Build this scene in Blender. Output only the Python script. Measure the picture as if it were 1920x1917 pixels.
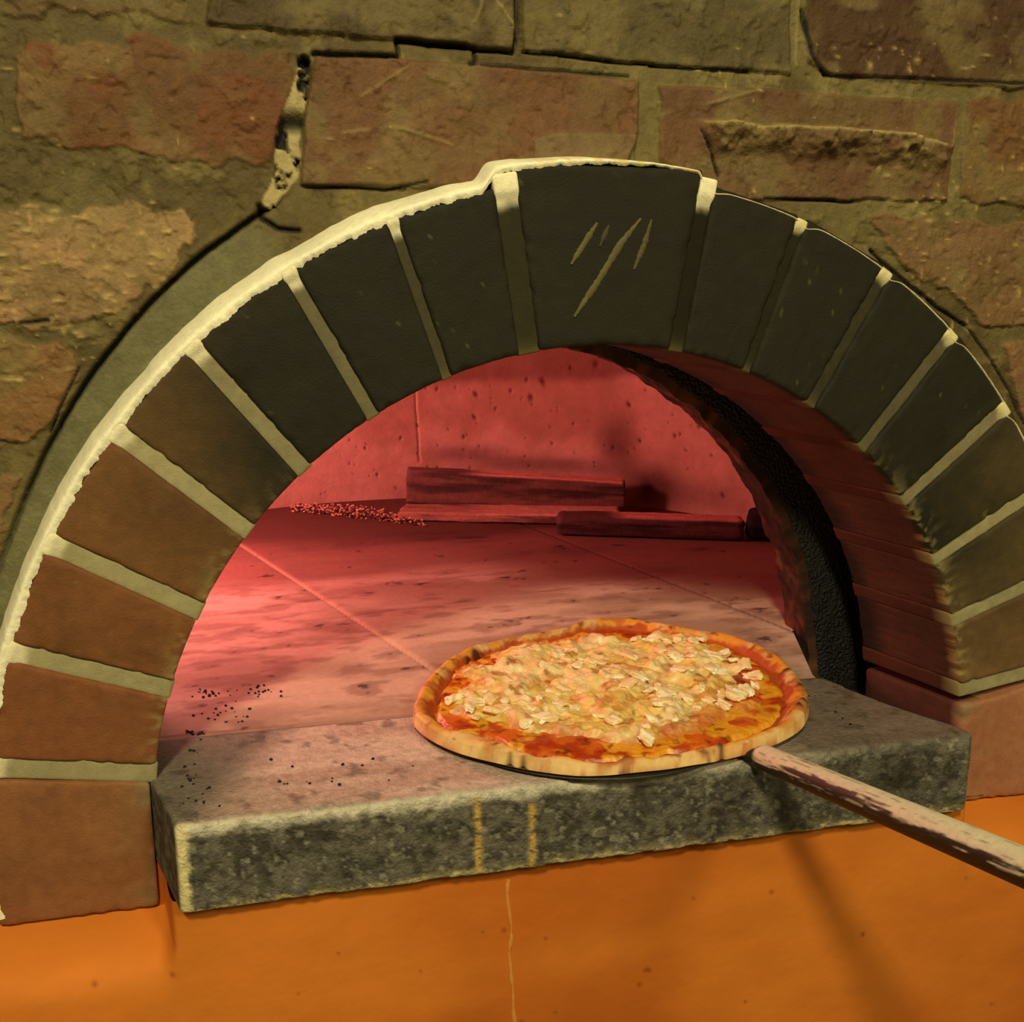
import bpy, math, random
import numpy as np
from mathutils import Matrix, Vector
PI = math.pi
scn = bpy.context.scene
for o in list(bpy.data.objects): bpy.data.objects.remove(o)

# ------------------------------------------------------------------ camera
CAM = np.array([-0.24828, -0.73331, 0.40334]); YAW, PIT, ROL, FOC = 0.240959, -0.227876, 0.004312, 2000.0
_fw = np.array([math.sin(YAW)*math.cos(PIT), math.cos(YAW)*math.cos(PIT), math.sin(PIT)])
_r = np.array([math.cos(YAW), -math.sin(YAW), 0.0]); _u = np.cross(_r, _fw)
_r2 = _r*math.cos(ROL) + _u*math.sin(ROL); _u2 = -_r*math.sin(ROL) + _u*math.cos(ROL)
cd = bpy.data.cameras.new('camera'); cam = bpy.data.objects.new('camera', cd); scn.collection.objects.link(cam)
cd.sensor_width = 36; cd.sensor_fit = 'HORIZONTAL'; cd.lens = 36*FOC/1920; cd.clip_start = .01
cam.matrix_world = Matrix([[_r2[i], _u2[i], -_fw[i], CAM[i]] for i in range(3)] + [[0, 0, 0, 1]])
scn.camera = cam

# ------------------------------------------------------------------ world, lamps, exposure
scn.view_settings.view_transform = 'Standard'; scn.view_settings.look = 'None'
scn.view_settings.gamma = 1; scn.view_settings.use_curve_mapping = False
scn.view_settings.exposure = 0.0
w = bpy.data.worlds.new('room'); scn.world = w; w.use_nodes = True
w.node_tree.nodes['Background'].inputs[0].default_value = (1.0, .78, .34, 1)
w.node_tree.nodes['Background'].inputs[1].default_value = .10
def area(name, loc, target, size, power, col):
    l = bpy.data.lights.new(name, 'AREA'); l.shape = 'DISK'; l.size = size; l.energy = power; l.color = col
    o = bpy.data.objects.new(name, l); scn.collection.objects.link(o); o.location = loc
    o.rotation_euler = (Vector(target) - Vector(loc)).to_track_quat('-Z', 'Y').to_euler(); return o
WARM = (1.0, .88, .53)
area('ceiling_lamp_key', (-.60, -1.55, 1.60), (0, 0, .1), .22, 33, WARM)
area('ceiling_lamp_front', (.42, -1.75, 1.32), (0, 0, .1), .34, 14, WARM)
def plight(name, loc, rad, power, col):
    l = bpy.data.lights.new(name, 'POINT'); l.energy = power; l.color = col; l.shadow_soft_size = rad
    o = bpy.data.objects.new(name, l); scn.collection.objects.link(o); o.location = loc; return o
plight('oven_glow', (-.43, .50, .32), .05, 10.5, (1.0, .29, .29))

# ------------------------------------------------------------------ helpers
BY = 1.051                                        # the arch is very slightly taller than a half circle
def at(px, py, y=None, z=None):
    """the point of the plane y=.. or z=.. seen at a pixel of the photo"""
    d = _r2*(px-960)/FOC - _u2*(py-958.5)/FOC + _fw
    t = (y-CAM[1])/d[1] if y is not None else (z-CAM[2])/d[2]
    return CAM + t*d
def lin(c):
    c = np.asarray(c, float)/255.0
    return np.where(c <= .04045, c/12.92, ((c+.055)/1.055)**2.4)
def sst(a, b, x):
    t = np.clip((x-a)/(b-a), 0, 1); return t*t*(3-2*t)
def _hash(ix, iy, iz, seed):
    h = (ix.astype(np.int64)*374761393 + iy.astype(np.int64)*668265263 + iz.astype(np.int64)*2147483647 + seed*1274126177) & 0xffffffff
    h = ((h ^ (h >> 13))*1274126177) & 0xffffffff
    h = ((h ^ (h >> 16))*2246822519) & 0xffffffff
    return ((h ^ (h >> 15)) & 0xffffff)/float(0xffffff)
def vn(x, y, z, seed=0):
    x, y, z = np.broadcast_arrays(np.asarray(x, float), np.asarray(y, float), np.asarray(z, float))
    ix, iy, iz = np.floor(x), np.floor(y), np.floor(z)
    fx, fy, fz = x-ix, y-iy, z-iz
    fx = fx*fx*(3-2*fx); fy = fy*fy*(3-2*fy); fz = fz*fz*(3-2*fz)
    r = 0
    for a in (0, 1):
        for b in (0, 1):
            for c in (0, 1):
                r = r + _hash(ix+a, iy+b, iz+c, seed)*(fx if a else 1-fx)*(fy if b else 1-fy)*(fz if c else 1-fz)
    return r
def fbm(x, y, z, seed=0, o=4, g=.5):
    s = 0; amp = 1; tot = 0; f = 1.0
    for k in range(o):
        s = s + amp*vn(x*f, y*f, z*f, seed+17*k); tot += amp; amp *= g; f *= 2.03
    return s/tot
def mixc(a, b, t):
    t = np.asarray(t)[..., None]; return a*(1-t) + b*t
def mesh(name, V, F, mat, col=None, parent=None, smooth=True):
    me = bpy.data.meshes.new(name)
    V = np.asarray(V, float); me.from_pydata(V.tolist(), [], [list(map(int, f)) for f in F]); me.update()
    if col is not None:
        c = np.ones((len(V), 4), np.float32); c[:, :3] = np.clip(col, 0, 1)
        at_ = me.color_attributes.new('Col', 'FLOAT_COLOR', 'POINT'); at_.data.foreach_set('color', c.ravel())
    if smooth: me.polygons.foreach_set('use_smooth', [True]*len(me.polygons))
    me.materials.append(mat)
    o = bpy.data.objects.new(name, me); scn.collection.objects.link(o)
    if parent is not None: o.parent = parent
    return o
def tag(o, label=None, cat=None, group=None, kind=None):
    if label: o['label'] = label
    if cat: o['category'] = cat
    if group: o['group'] = group
    if kind: o['kind'] = kind
    return o
def empty(name, label, cat, loc=(0, 0, 0), group=None):
    o = bpy.data.objects.new(name, None); scn.collection.objects.link(o); o.location = loc
    o.empty_display_size = .02; tag(o, label, cat, group); bpy.context.view_layer.update(); return o
def gridfaces(n, m, off=0, flip=False):
    i, j = np.meshgrid(np.arange(n-1), np.arange(m-1), indexing='ij'); a = (i*m+j).ravel()+off
    q = np.stack([a, a+1, a+m+1, a+m], 1)
    return q[:, ::-1] if flip else q
def rbox(L, n, r=.003, rn=None):
    """surface of a box L, n cells per axis, rounded edges; returns points in box coordinates and quads"""
    nx, ny, nz = n; P = []; F = []; off = 0
    def face(ax, side):
        nonlocal off
        u, v = [k for k in (0, 1, 2) if k != ax]; nu, nv = n[u]+1, n[v]+1
        def sp(k, c):
            t = np.linspace(0, 1, c); rr = min(.3, r/L[k])
            if c > 4:
                t = np.concatenate([[0, rr*.4, rr], np.linspace(rr, 1-rr, c-4)[1:-1], [1-rr, 1-rr*.4, 1]]) if c > 6 else t
            return t*L[k]
        U, Vv = np.meshgrid(sp(u, nu), sp(v, nv), indexing='ij')
        pts = np.zeros(U.shape+(3,)); pts[..., u] = U; pts[..., v] = Vv; pts[..., ax] = L[ax]*side
        f = gridfaces(U.shape[0], U.shape[1], off, flip=(side == 0) ^ (ax == 1))
        P.append(pts.reshape(-1, 3)); F.append(f[:, ::-1]); off += U.size
    for ax in (0, 1, 2):
        for s in (0, 1): face(ax, s)
    P = np.concatenate(P); F = np.concatenate(F)
    key = np.round(P, 7); uq, inv = np.unique(key, axis=0, return_inverse=True); inv = inv.ravel()
    P = uq; F = inv[F]
    r_ = np.full(len(P), r) if rn is None else rn(P)
    r_ = np.minimum(r_, np.min(L)*.49)[:, None]
    Q = np.clip(P, r_, np.array(L)-r_); D = P-Q; ln = np.linalg.norm(D, axis=1, keepdims=True)
    return np.where(ln > 1e-9, Q + r_*D/np.maximum(ln, 1e-9), P), F
def poly_sdf(X, Z, poly):
    """signed distance (negative inside) to a convex polygon, roughly"""
    poly = np.asarray(poly); n = len(poly); d = np.full(X.shape, -9.0)
    area2 = sum(poly[i][0]*poly[(i+1) % n][1]-poly[(i+1) % n][0]*poly[i][1] for i in range(n))
    for i in range(n):
        a, b = poly[i], poly[(i+1) % n]; e = b-a; nn = np.array([e[1], -e[0]])/np.hypot(*e)
        if area2 < 0: nn = -nn
        d = np.maximum(d, (X-a[0])*nn[0]+(Z-a[1])*nn[1])
    return d
def line_d(X, Z, pts):
    pts = np.asarray(pts); d = np.full(X.shape, 9.0)
    for a, b in zip(pts[:-1], pts[1:]):
        e = b-a; t = np.clip(((X-a[0])*e[0]+(Z-a[1])*e[1])/max(e@e, 1e-12), 0, 1)
        d = np.minimum(d, np.hypot(X-a[0]-t*e[0], Z-a[1]-t*e[1]))
    return d

# ------------------------------------------------------------------ materials
def mat(name, rough=.85, col=None, vcol=False, nscale=60, namp=.18, bump=.3, bscale=400, bdist=.001, spec=.3, r2=None, metal=0, coat=0):
    m = bpy.data.materials.new(name); m.use_nodes = True; t = m.node_tree; N = t.nodes; K = t.links
    b = N['Principled BSDF']; b.inputs['Roughness'].default_value = rough; b.inputs['Metallic'].default_value = metal
    b.inputs['Specular IOR Level'].default_value = spec; b.inputs['Coat Weight'].default_value = coat
    tc = N.new('ShaderNodeTexCoord')
    n1 = N.new('ShaderNodeTexNoise'); n1.inputs['Scale'].default_value = nscale; n1.inputs['Detail'].default_value = 6
    n1.inputs['Roughness'].default_value = .65; K.new(tc.outputs['Object'], n1.inputs['Vector'])
    mr = N.new('ShaderNodeMapRange'); mr.inputs['From Min'].default_value = .25; mr.inputs['From Max'].default_value = .75
    mr.inputs['To Min'].default_value = 1-namp; mr.inputs['To Max'].default_value = 1+namp; K.new(n1.outputs['Fac'], mr.inputs['Value'])
    mx = N.new('ShaderNodeVectorMath'); mx.operation = 'SCALE'; K.new(mr.outputs[0], mx.inputs['Scale'])
    if vcol:
        a = N.new('ShaderNodeAttribute'); a.attribute_name = 'Col'; K.new(a.outputs['Color'], mx.inputs[0])
    else: mx.inputs[0].default_value = tuple(lin(col))
    K.new(mx.outputs[0], b.inputs['Base Color'])
    n2 = N.new('ShaderNodeTexNoise'); n2.inputs['Scale'].default_value = bscale; n2.inputs['Detail'].default_value = 5
    K.new(tc.outputs['Object'], n2.inputs['Vector'])
    bp = N.new('ShaderNodeBump'); bp.inputs['Strength'].default_value = bump; bp.inputs['Distance'].default_value = bdist
    K.new(n2.outputs['Fac'], bp.inputs['Height']); K.new(bp.outputs[0], b.inputs['Normal'])
    if r2 is not None:
        m2 = N.new('ShaderNodeMapRange'); m2.inputs['From Min'].default_value = .35; m2.inputs['From Max'].default_value = .65
        m2.inputs['To Min'].default_value = rough; m2.inputs['To Max'].default_value = r2
        K.new(n1.outputs['Fac'], m2.inputs['Value']); K.new(m2.outputs[0], b.inputs['Roughness'])
    return m
M_WALL = mat('brick_and_mortar_wall', .72, vcol=True, nscale=150, namp=.26, bump=.55, bscale=420, bdist=.0016, spec=.35)
M_BRICK = mat('arch_brick', .75, vcol=True, nscale=110, namp=.2, bump=.5, bscale=600, bdist=.0010, spec=.3)
M_MORT = mat('mortar', .9, vcol=True, nscale=200, namp=.15, bump=.5, bscale=700, bdist=.0008, spec=.2)
M_ORANGE = mat('orange_plaster', .75, vcol=True, nscale=14, namp=.08, bump=.2, bscale=160, bdist=.0015, spec=.2)
M_SLAB = mat('soapstone', .78, vcol=True, nscale=170, namp=.32, bump=.8, bscale=450, bdist=.0022, spec=.3)
M_FLOOR = mat('firebrick_floor', .8, vcol=True, nscale=160, namp=.12, bump=.25, bscale=700, bdist=.0006, spec=.25)
M_DOME = mat('refractory_wall', .85, vcol=True, nscale=70, namp=.12, bump=.35, bscale=260, bdist=.002, spec=.25)
M_TAR = mat('tarred_soot', .35, (14, 12, 9), nscale=200, namp=.4, bump=1.0, bscale=330, bdist=.006, spec=.6, r2=.6)
M_WOOD = mat('burnt_wood', .75, vcol=True, nscale=120, namp=.25, bump=.5, bscale=300, bdist=.0015, spec=.3)
M_DOUGH = mat('baked_dough', .62, vcol=True, nscale=220, namp=.12, bump=.3, bscale=500, bdist=.0008, spec=.4)
M_SAUCE = mat('tomato_sauce', .3, vcol=True, nscale=300, namp=.2, bump=.5, bscale=450, bdist=.0012, spec=.5)
M_CHEESE = mat('melted_cheese', .38, vcol=True, nscale=260, namp=.1, bump=.45, bscale=420, bdist=.0015, spec=.5)
M_CHICK = mat('chicken', .42, vcol=True, nscale=300, namp=.08, bump=.3, bscale=600, bdist=.0008, spec=.5)
M_DARKMETAL = mat('blackened_metal', .5, (48, 44, 34), nscale=90, namp=.3, bump=.2, bscale=500, spec=.5, metal=.4)
M_POLE = mat('weathered_pole', .5, vcol=True, nscale=200, namp=.15, bump=.3, bscale=500, bdist=.0006, spec=.4)

# ------------------------------------------------------------------ brick wall above and beside the arch
def Wp(*pts): return np.array([at(x, y, y=.03)[[0, 2]] for x, y in pts])
BR = [  # outline on the wall, colour, ragged, height, smear of mortar
 ([(385, -60), (964, -60), (958, 97), (640, 68), (392, 48)], (74, 60, 35), .0012, .004, .15),
 ([(976, -60), (1484, -60), (1480, 140), (1220, 122), (980, 96)], (84, 74, 45), .0015, .004, .2),
 ([(1512, -60), (2080, -60), (2080, 178), (1560, 142), (1512, 120)], (74, 50, 27), .002, .004, .1),
 ([(-160, -60), (355, -60), (352, 40), (120, 24), (-160, 0)], (96, 77, 46), .006, .002, .7),
 ([(20, 95), (300, 72), (566, 108), (530, 210), (506, 322), (330, 298), (40, 290)], (105, 64, 35), .006, .002, .35),
 ([(594, 106), (895, 122), (1196, 152), (1192, 262), (1150, 352), (566, 348), (572, 210)], (107, 74, 48), .001, .005, .3),
 ([(1236, 158), (1795, 192), (1772, 376), (1330, 372), (1238, 300)], (101, 72, 48), .002, .004, .3),
 ([(1812, 186), (2080, 200), (2080, 392), (1800, 374)], (107, 76, 43), .0035, .003, .5),
 ([(-160, 375), (300, 392), (372, 430), (270, 560), (120, 600), (-160, 600)], (158, 126, 92), .009, .002, .5),
 ([(1628, 404), (2080, 425), (2080, 615), (1850, 612), (1700, 500)], (119, 91, 62), .006, .003, .55),
 ([(-160, 622), (110, 640), (150, 690), (90, 815), (-160, 850)], (129, 94, 59), .006, .003, .4),
 ([(1880, 640), (2080, 640), (2080, 960), (1925, 830)], (139, 102, 77), .003, .003, .3),
 ([(-160, 880), (40, 900), (-30, 1060), (-160, 1080)], (129, 99, 67), .006, .003, .6),
 ([(1945, 900), (2080, 900), (2080, 1180), (1980, 1160)], (129, 88, 56), .004, .003, .3),
 ([(1985, 1220), (2080, 1220), (2080, 1500), (1990, 1500)], (129, 88, 56), .004, .003, .3),
 ([(-300, 1100), (-110, 1100), (-110, 1400), (-300, 1400)], (129, 88, 56), .004, .003, .3)]
def wall():
    xs = np.concatenate([np.arange(-.76, -.47, .006), np.arange(-.47, .45, .00118), np.arange(.45, .8, .006)]); zs = np.concatenate([np.arange(-.0555, .63, .00118), np.arange(.63, .86, .006)])
    X, Z = np.meshgrid(xs, zs, indexing='ij')
    wx = (fbm(X*60, Z*60, 1, 3)-.5); wz = (fbm(X*60, Z*60, 5, 4)-.5)
    n1 = fbm(X*14, Z*14, 0, 11); n2 = fbm(X*45, Z*45, 0, 12); n3 = fbm(X*160, Z*160, 0, 13, 3)
    H = .0025*(n1-.5)*2 + .0018*(n2-.5)*2 + .0008*(n3-.5) + .0012*sst(.62, .66, n2*.5+n3*.5) - .0012*(1-sst(.31, .36, n2*.5+n3*.5))
    mort = mixc(lin((108, 97, 60)), lin((88, 75, 42)), sst(.35, .65, n1))
    mort = mixc(mort, lin((132, 118, 78)), .5*sst(.55, .75, n2))
    C = mort.copy(); B = np.zeros(X.shape)
    for i, (pl, col, rag, h, smear) in enumerate(BR):
        P = Wp(*pl); d = poly_sdf(X+wx*rag*3, Z+wz*rag*3, P)
        m = 1-sst(-.0012, .0012, d)
        keep = m*(1 - smear*sst(.48, .62, fbm(X*24, Z*24, i, 40+i)))
        c = lin(col)*(.82+.36*fbm(X*20, Z*60, i, 60+i))[..., None]
        c = mixc(c, lin((126, 112, 72)), .5*sst(.48, .68, fbm(X*30, Z*30, i, 80+i)))
        C = mixc(C, c, keep); H = H + h*m*(.75+.25*sst(-.004, -.0, -d)); B = np.maximum(B, m)
    # broken ledge on the brick right of the keystone, and the thin ledge on the brick left of it
    P = Wp((1310, 225), (1420, 236), (1560, 240), (1690, 252), (1780, 275))
    u = (X-P[0][0])/(P[-1][0]-P[0][0]); zl = np.interp(X, P[:, 0], P[:, 1]) + .0025*(fbm(X*130, X*0, 3, 7)-.5)
    below = sst(-.0006, .0006, zl-Z)*(1-sst(.006, .026+.01*(n2-.5), zl-Z))*sst(-.02, .05, u)*(1-sst(.94, 1.0, u))
    H = H + .0100*below*(1+.9*(n3-.5)+1.0*(n2-.5))
    lip = np.exp(-((Z-zl+.0012)/.0016)**2)*sst(-.02, .05, u)*(1-sst(.94, 1.0, u)); C = mixc(C, lin((190, 172, 120)), .55*lip); H = H - .003*sst(.0, .02, Z-zl)*(1-sst(.02, .035, Z-zl))*sst(0, .1, u)*(1-sst(.9, 1, u))*0  # highlight on the ledge's upward edge painted into the colour
    P = Wp((1000, 262), (1040, 250), (1190, 254)); zl = np.interp(X, P[:, 0], P[:, 1]); u = (X-P[0][0])/(P[-1][0]-P[0][0])
    ed = sst(-.0005, .0005, zl-Z)*(1-sst(.025, .03, zl-Z))*((u > 0) & (u < 1))
    H = H+.0022*ed; C = mixc(C, lin((120, 104, 78)), .6*ed)
    # shallow scratches
    for pts in ([(905, 0), (880, 60)], [(925, 0), (962, 60)], [(650, 200), (760, 130)], [(1240, 215), (1420, 170)], [(640, 250), (740, 240), (900, 290)], [(1500, 0), (1492, 145)], [(1795, 195), (1778, 275)]):
        d = line_d(X+.003*wx, Z+.003*wz, Wp(*pts)); g = np.exp(-(d/.0011)**2)*sst(.4, .6, n2); H = H+.0010*g; C = mixc(C, lin((160, 145, 96)), .4*g)
    # chips and lime specks
    rs = random.Random(4)
    for k in range(420):
        if k < 200: px, py = rs.uniform(0, 330)**1.0, rs.uniform(380, 720)
        elif k < 320: px, py = rs.uniform(1640, 1930), rs.uniform(230, 620)
        elif k < 360: px, py = rs.uniform(1500, 1930), rs.uniform(80, 150)
        else: px, py = rs.uniform(0, 1930), rs.uniform(0, 380)
        p = at(px, py, y=.03); s = (.0008+.0028*rs.random()**2)*(1 if k < 330 else .7)
        i0, i1 = np.searchsorted(xs, [p[0]-.01, p[0]+.01]); j0, j1 = np.searchsorted(zs, [p[2]-.01, p[2]+.01])
        if i0 >= i1 or j0 >= j1: continue
        a = rs.uniform(.5, 2); x_ = X[i0:i1, j0:j1]-p[0]; z_ = Z[i0:i1, j0:j1]-p[2]
        g = np.exp(-((x_/a)**2+(z_*a)**2)/s**2*(1+1.5*(n3[i0:i1, j0:j1])))
        up = rs.random() < .65
        H[i0:i1, j0:j1] += (.0016 if up else -.0016)*g
        if up: C[i0:i1, j0:j1] = mixc(C[i0:i1, j0:j1], lin((205, 180, 122)), .5*g)
    # the grey mortar ring left of the arch, outside it the settling crack
    th = np.arctan2(X, Z/BY); R = np.hypot(X, Z/BY)
    left = (th < math.radians(-26))
    rc = np.interp(np.degrees(th), [-110, -63, -50, -40, -30, -20], [.455, .462, .470, .475, .477, .478])+.0016*(fbm(th*30, 0, 0, 9)-.5)
    ring = left*(1-sst(-.001, .001, R-rc))
    ring = ring*sst(27, 33, -np.degrees(th)+6*(n2-.5)); C = mixc(C, lin((106, 103, 76))*(.75+.5*n2)[..., None], ring); H = H*(1-.75*ring) + ring*(-.0005)
    ck = np.exp(-((R-rc)/.0016)**2)*sst(math.radians(26), math.radians(31), -th)*np.interp(-np.degrees(th), [26, 30, 50, 60, 66, 90], [1, 1.1, 1.0, .6, .35, .2])
    def crack(pts, wd, depth=.006):
        nonlocal H, C
        wd = max(wd, .0009)
        d = line_d(X+.0016*wx, Z+.0016*wz, Wp(*pts)); g = np.exp(-(d/wd)**2)
        H = H-depth*g; C = mixc(C, lin((16, 11, 5)), np.clip(1.3*g, 0, 1))
    H = H-.010*ck; C = mixc(C, lin((14, 10, 5)), np.clip(ck*1.3, 0, 1))
    crack([(588, 102), (740, 107)], .0016); crack([(745, 109), (744, 76), (800, 80), (888, 92), (890, 120), (880, 122)], .0011)
    crack([(744, 76), (870, 88)], .0018); crack([(892, 94), (960, 100)], .0009)
    crack([(966, -40), (968, 60), (960, 98)], .0011); crack([(980, 98), (1220, 123)], .0006, .003)
    crack([(900, 123), (1180, 142)], .0006, .003); crack([(1220, 123), (1400, 135)], .0006, .003)
    crack([(1545, 142), (1700, 148), (1915, 158)], .0009, .003)
    crack([(566, 348), (720, 356), (800, 340)], .0008, .003); crack([(1430, 372), (1600, 378)], .0008, .003)
    crack([(1505, 20), (1520, 110), (1548, 140)], .0013, .003)
    crack([(1635, 470), (1700, 530), (1760, 580), (1812, 612)], .0011, .005); crack([(1812, 612), (1850, 665), (1890, 730), (1930, 820)], .0009, .004)
    crack([(1312, 245), (1345, 330)], .0006, .003); crack([(40, 605), (90, 600)], .0012, .003)
    crack([(486, 385), (492, 410), (520, 428), (560, 432)], .0016, .005)
    crack([(148, 690), (110, 770), (95, 812)], .0006, .003)
    # the gap beside the big brick: black hole filled with pale crumbling mortar
    P = Wp((578, 112), (572, 200), (566, 300), (560, 345), (520, 385), (488, 400), (512, 330), (514, 262), (530, 212), (548, 170), (562, 120))
    d = line_d(X, Z, Wp((570, 118), (564, 160), (548, 215), (538, 270), (536, 330), (506, 380)))
    wdt = np.interp(Z, [at(0, 390, y=.03)[2], at(536, 300, y=.03)[2], at(536, 200, y=.03)[2], at(536, 120, y=.03)[2]], [.005, .0105, .0085, .004])
    gap = 1-sst(-.0006, .0006, d-wdt*(.85+.5*(n2-.5)+.5*wx))
    fill = sst(.40, .52, fbm(X*110, Z*110, 2, 33, 4)+.10*sst(at(0, 215, y=.03)[2], at(0, 275, y=.03)[2], Z))
    fill = fill*(1-np.exp(-((Z-at(0, 212, y=.03)[2])/.006)**2))
    C = mixc(C, mixc(lin((14, 10, 5)), lin((172, 158, 118)), fill), gap); H = H*(1-gap)+gap*(-.008+.010*fill*(.6+.6*n2))
    keepv = (R > .436) | (Z < -.5)
    keepv &= ~((np.abs(X) < .436) & (Z < .0))
    idx = -np.ones(X.shape, int); 
    q = gridfaces(*X.shape); k = keepv.ravel(); F = q[k[q].all(1)]
    used = np.unique(F); remap = -np.ones(X.size, int); remap[used] = np.arange(len(used))
    C = C*np.array([.90, .87, .70]); V = np.stack([X, .030-H, Z], -1).reshape(-1, 3)[used]
    o = mesh('wall_front', V, remap[F][:, ::-1], M_WALL, C.reshape(-1, 3)[used]); tag(o, kind='structure')
    o['label'] = 'old brick wall smeared with mortar around the oven arch'
wall()

# ------------------------------------------------------------------ orange plaster wall under the oven
def orange():
    xs = np.concatenate([np.arange(-.9, -.46, .01), np.arange(-.46, .46, .0016), np.arange(.46, .9, .01)]); zs = np.concatenate([np.arange(-.9, -.3, .01), np.arange(-.3, -.0189, .0016)]); X, Z = np.meshgrid(xs, zs, indexing='ij')
    n = fbm(X*5, Z*9, 0, 5); n2 = fbm(X*30, Z*90, 0, 6)
    C = mixc(lin((212, 122, 40)), lin((192, 102, 30)), sst(.3, .7, n)); C = C*(.94+.12*n2)[..., None]
    rs = random.Random(8)
    for k in range(60):
        x, z = rs.uniform(-.4, .45), rs.uniform(-.28, -.07); s = rs.uniform(.0005, .0010)
        i0, i1 = np.searchsorted(xs, [x-.012, x+.012]); j0, j1 = np.searchsorted(zs, [z-.012, z+.012])
        g = np.exp(-((X[i0:i1, j0:j1]-x)**2+(Z[i0:i1, j0:j1]-z)**2)/(2*s)**2)
        C[i0:i1, j0:j1] = mixc(C[i0:i1, j0:j1], lin((120, 46, 12)), .7*g)
    # the plaster swells forward from under the bricks until it is nearly flush with the slab
    ins = sst(-.331, -.316, X)*(1-sst(.300, .318, X)); zt = -.0565 + .034*sst(-.3305, -.3265, X)*(1-sst(.300, .312, X))
    d0 = np.clip(-.0565-Z, 0, 9); out = .052 - .052*np.exp(-d0/.0085)*(1-ins)
    Y = -out + .012*(1-ins)*np.exp(-d0/.003) - .0010*(fbm(X*25, Z*25, 0, 8)-.5)
    q = gridfaces(*X.shape); k = Z <= zt+.0045; F = q[k.ravel()[q].all(1)]
    o = mesh('wall_lower', np.stack([X, Y, Z], -1).reshape(-1, 3), F[:, ::-1], M_ORANGE, C.reshape(-1, 3)); tag(o, kind='structure')
    o['label'] = 'orange painted plaster wall under the oven mouth'
    P, F2 = rbox((.050, .02, .040), (20, 6, 20), .001)
    f = mesh('plaster_fillet', P+np.array([-.352, .006, -.062]), F2, M_ORANGE, np.tile(lin((170, 86, 28)), (len(P), 1)), o)
    # the pale dried drip running down the plaster
    pts = [at(px, py, y=-.0525) for px, py in ((955, 1648), (952, 1680), (960, 1740), (955, 1790), (962, 1850), (966, 1930), (970, 2050))]
    V = []; F = []; cols = []
    pp = []
    for a, b in zip(pts[:-1], pts[1:]):
        for t in np.linspace(0, 1, 12, endpoint=False): pp.append(a*(1-t)+b*t)
    for i, p in enumerate(pp):
        w_ = .0013*(.5+1.0*float(vn(i*.35, 0, 0, 3)))*(1.5 if i < 10 else 1)
        for s, dy in ((-1, .0), (-.5, -.0012), (.5, -.0012), (1, .0)): V.append([p[0]+s*w_+.0012*(float(vn(i*.2, 5, 0, 3))-.5), .0-.0520+dy, p[2]])
    F = [[4*i+j, 4*i+j+1, 4*i+j+5, 4*i+j+4] for i in range(len(pp)-1) for j in range(3)]
    d = mesh('drip', V, F, M_MORT, np.tile(lin((214, 140, 62)), (len(V), 1)), o); d['label'] = 'pale dried drip running down the orange plaster'
orange()

# ------------------------------------------------------------------ the arch
arch = empty('brick_arch', 'soot-darkened brick arch with pale mortar edge around the oven mouth', 'arch', (0, 0, -.055))
def rel(V, parent): return np.asarray(V) - np.array(parent.location)
def soot(thd, r):
    """soot staining of the arch face: heavy around the crown, reaching lower near the mouth"""
    a = np.abs(thd+ -3.0)
    e = np.interp(thd, [-95, -62, -50, -40, -28, 28, 45, 58, 72, 85], [0, .10, .3, .74, 1, 1, .94, .70, .5, .15])
    return np.clip(e + .35*(1-(r-.33)/.11)*np.interp(thd, [-90, -60, -40, 0, 40, 70, 90], [0, .5, .9, .3, .6, .6, .1])*(e > .02) , 0, 1)
SK = -.33
JW = {-1: .013, -2: .0125, -3: .0125, -4: .0115, -5: .0105, -6: .0085, -7: .0065, -8: .0150, 8: .010, 7: .0065, 6: .0085, 5: .0095, 4: .010, 3: .0105, 2: .011, 1: .0115}
JT = {-1: -81.7, -2: -71.1, -3: -61.1, -4: -50.1, -5: -40.5, -6: -30.2, -7: -20.2, -8: -9.6, 8: 9.7, 7: 19.9, 6: 30.4, 5: 40.4, 4: 50.7, 3: 60.9, 2: 70.7, 1: 81.5}
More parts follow.
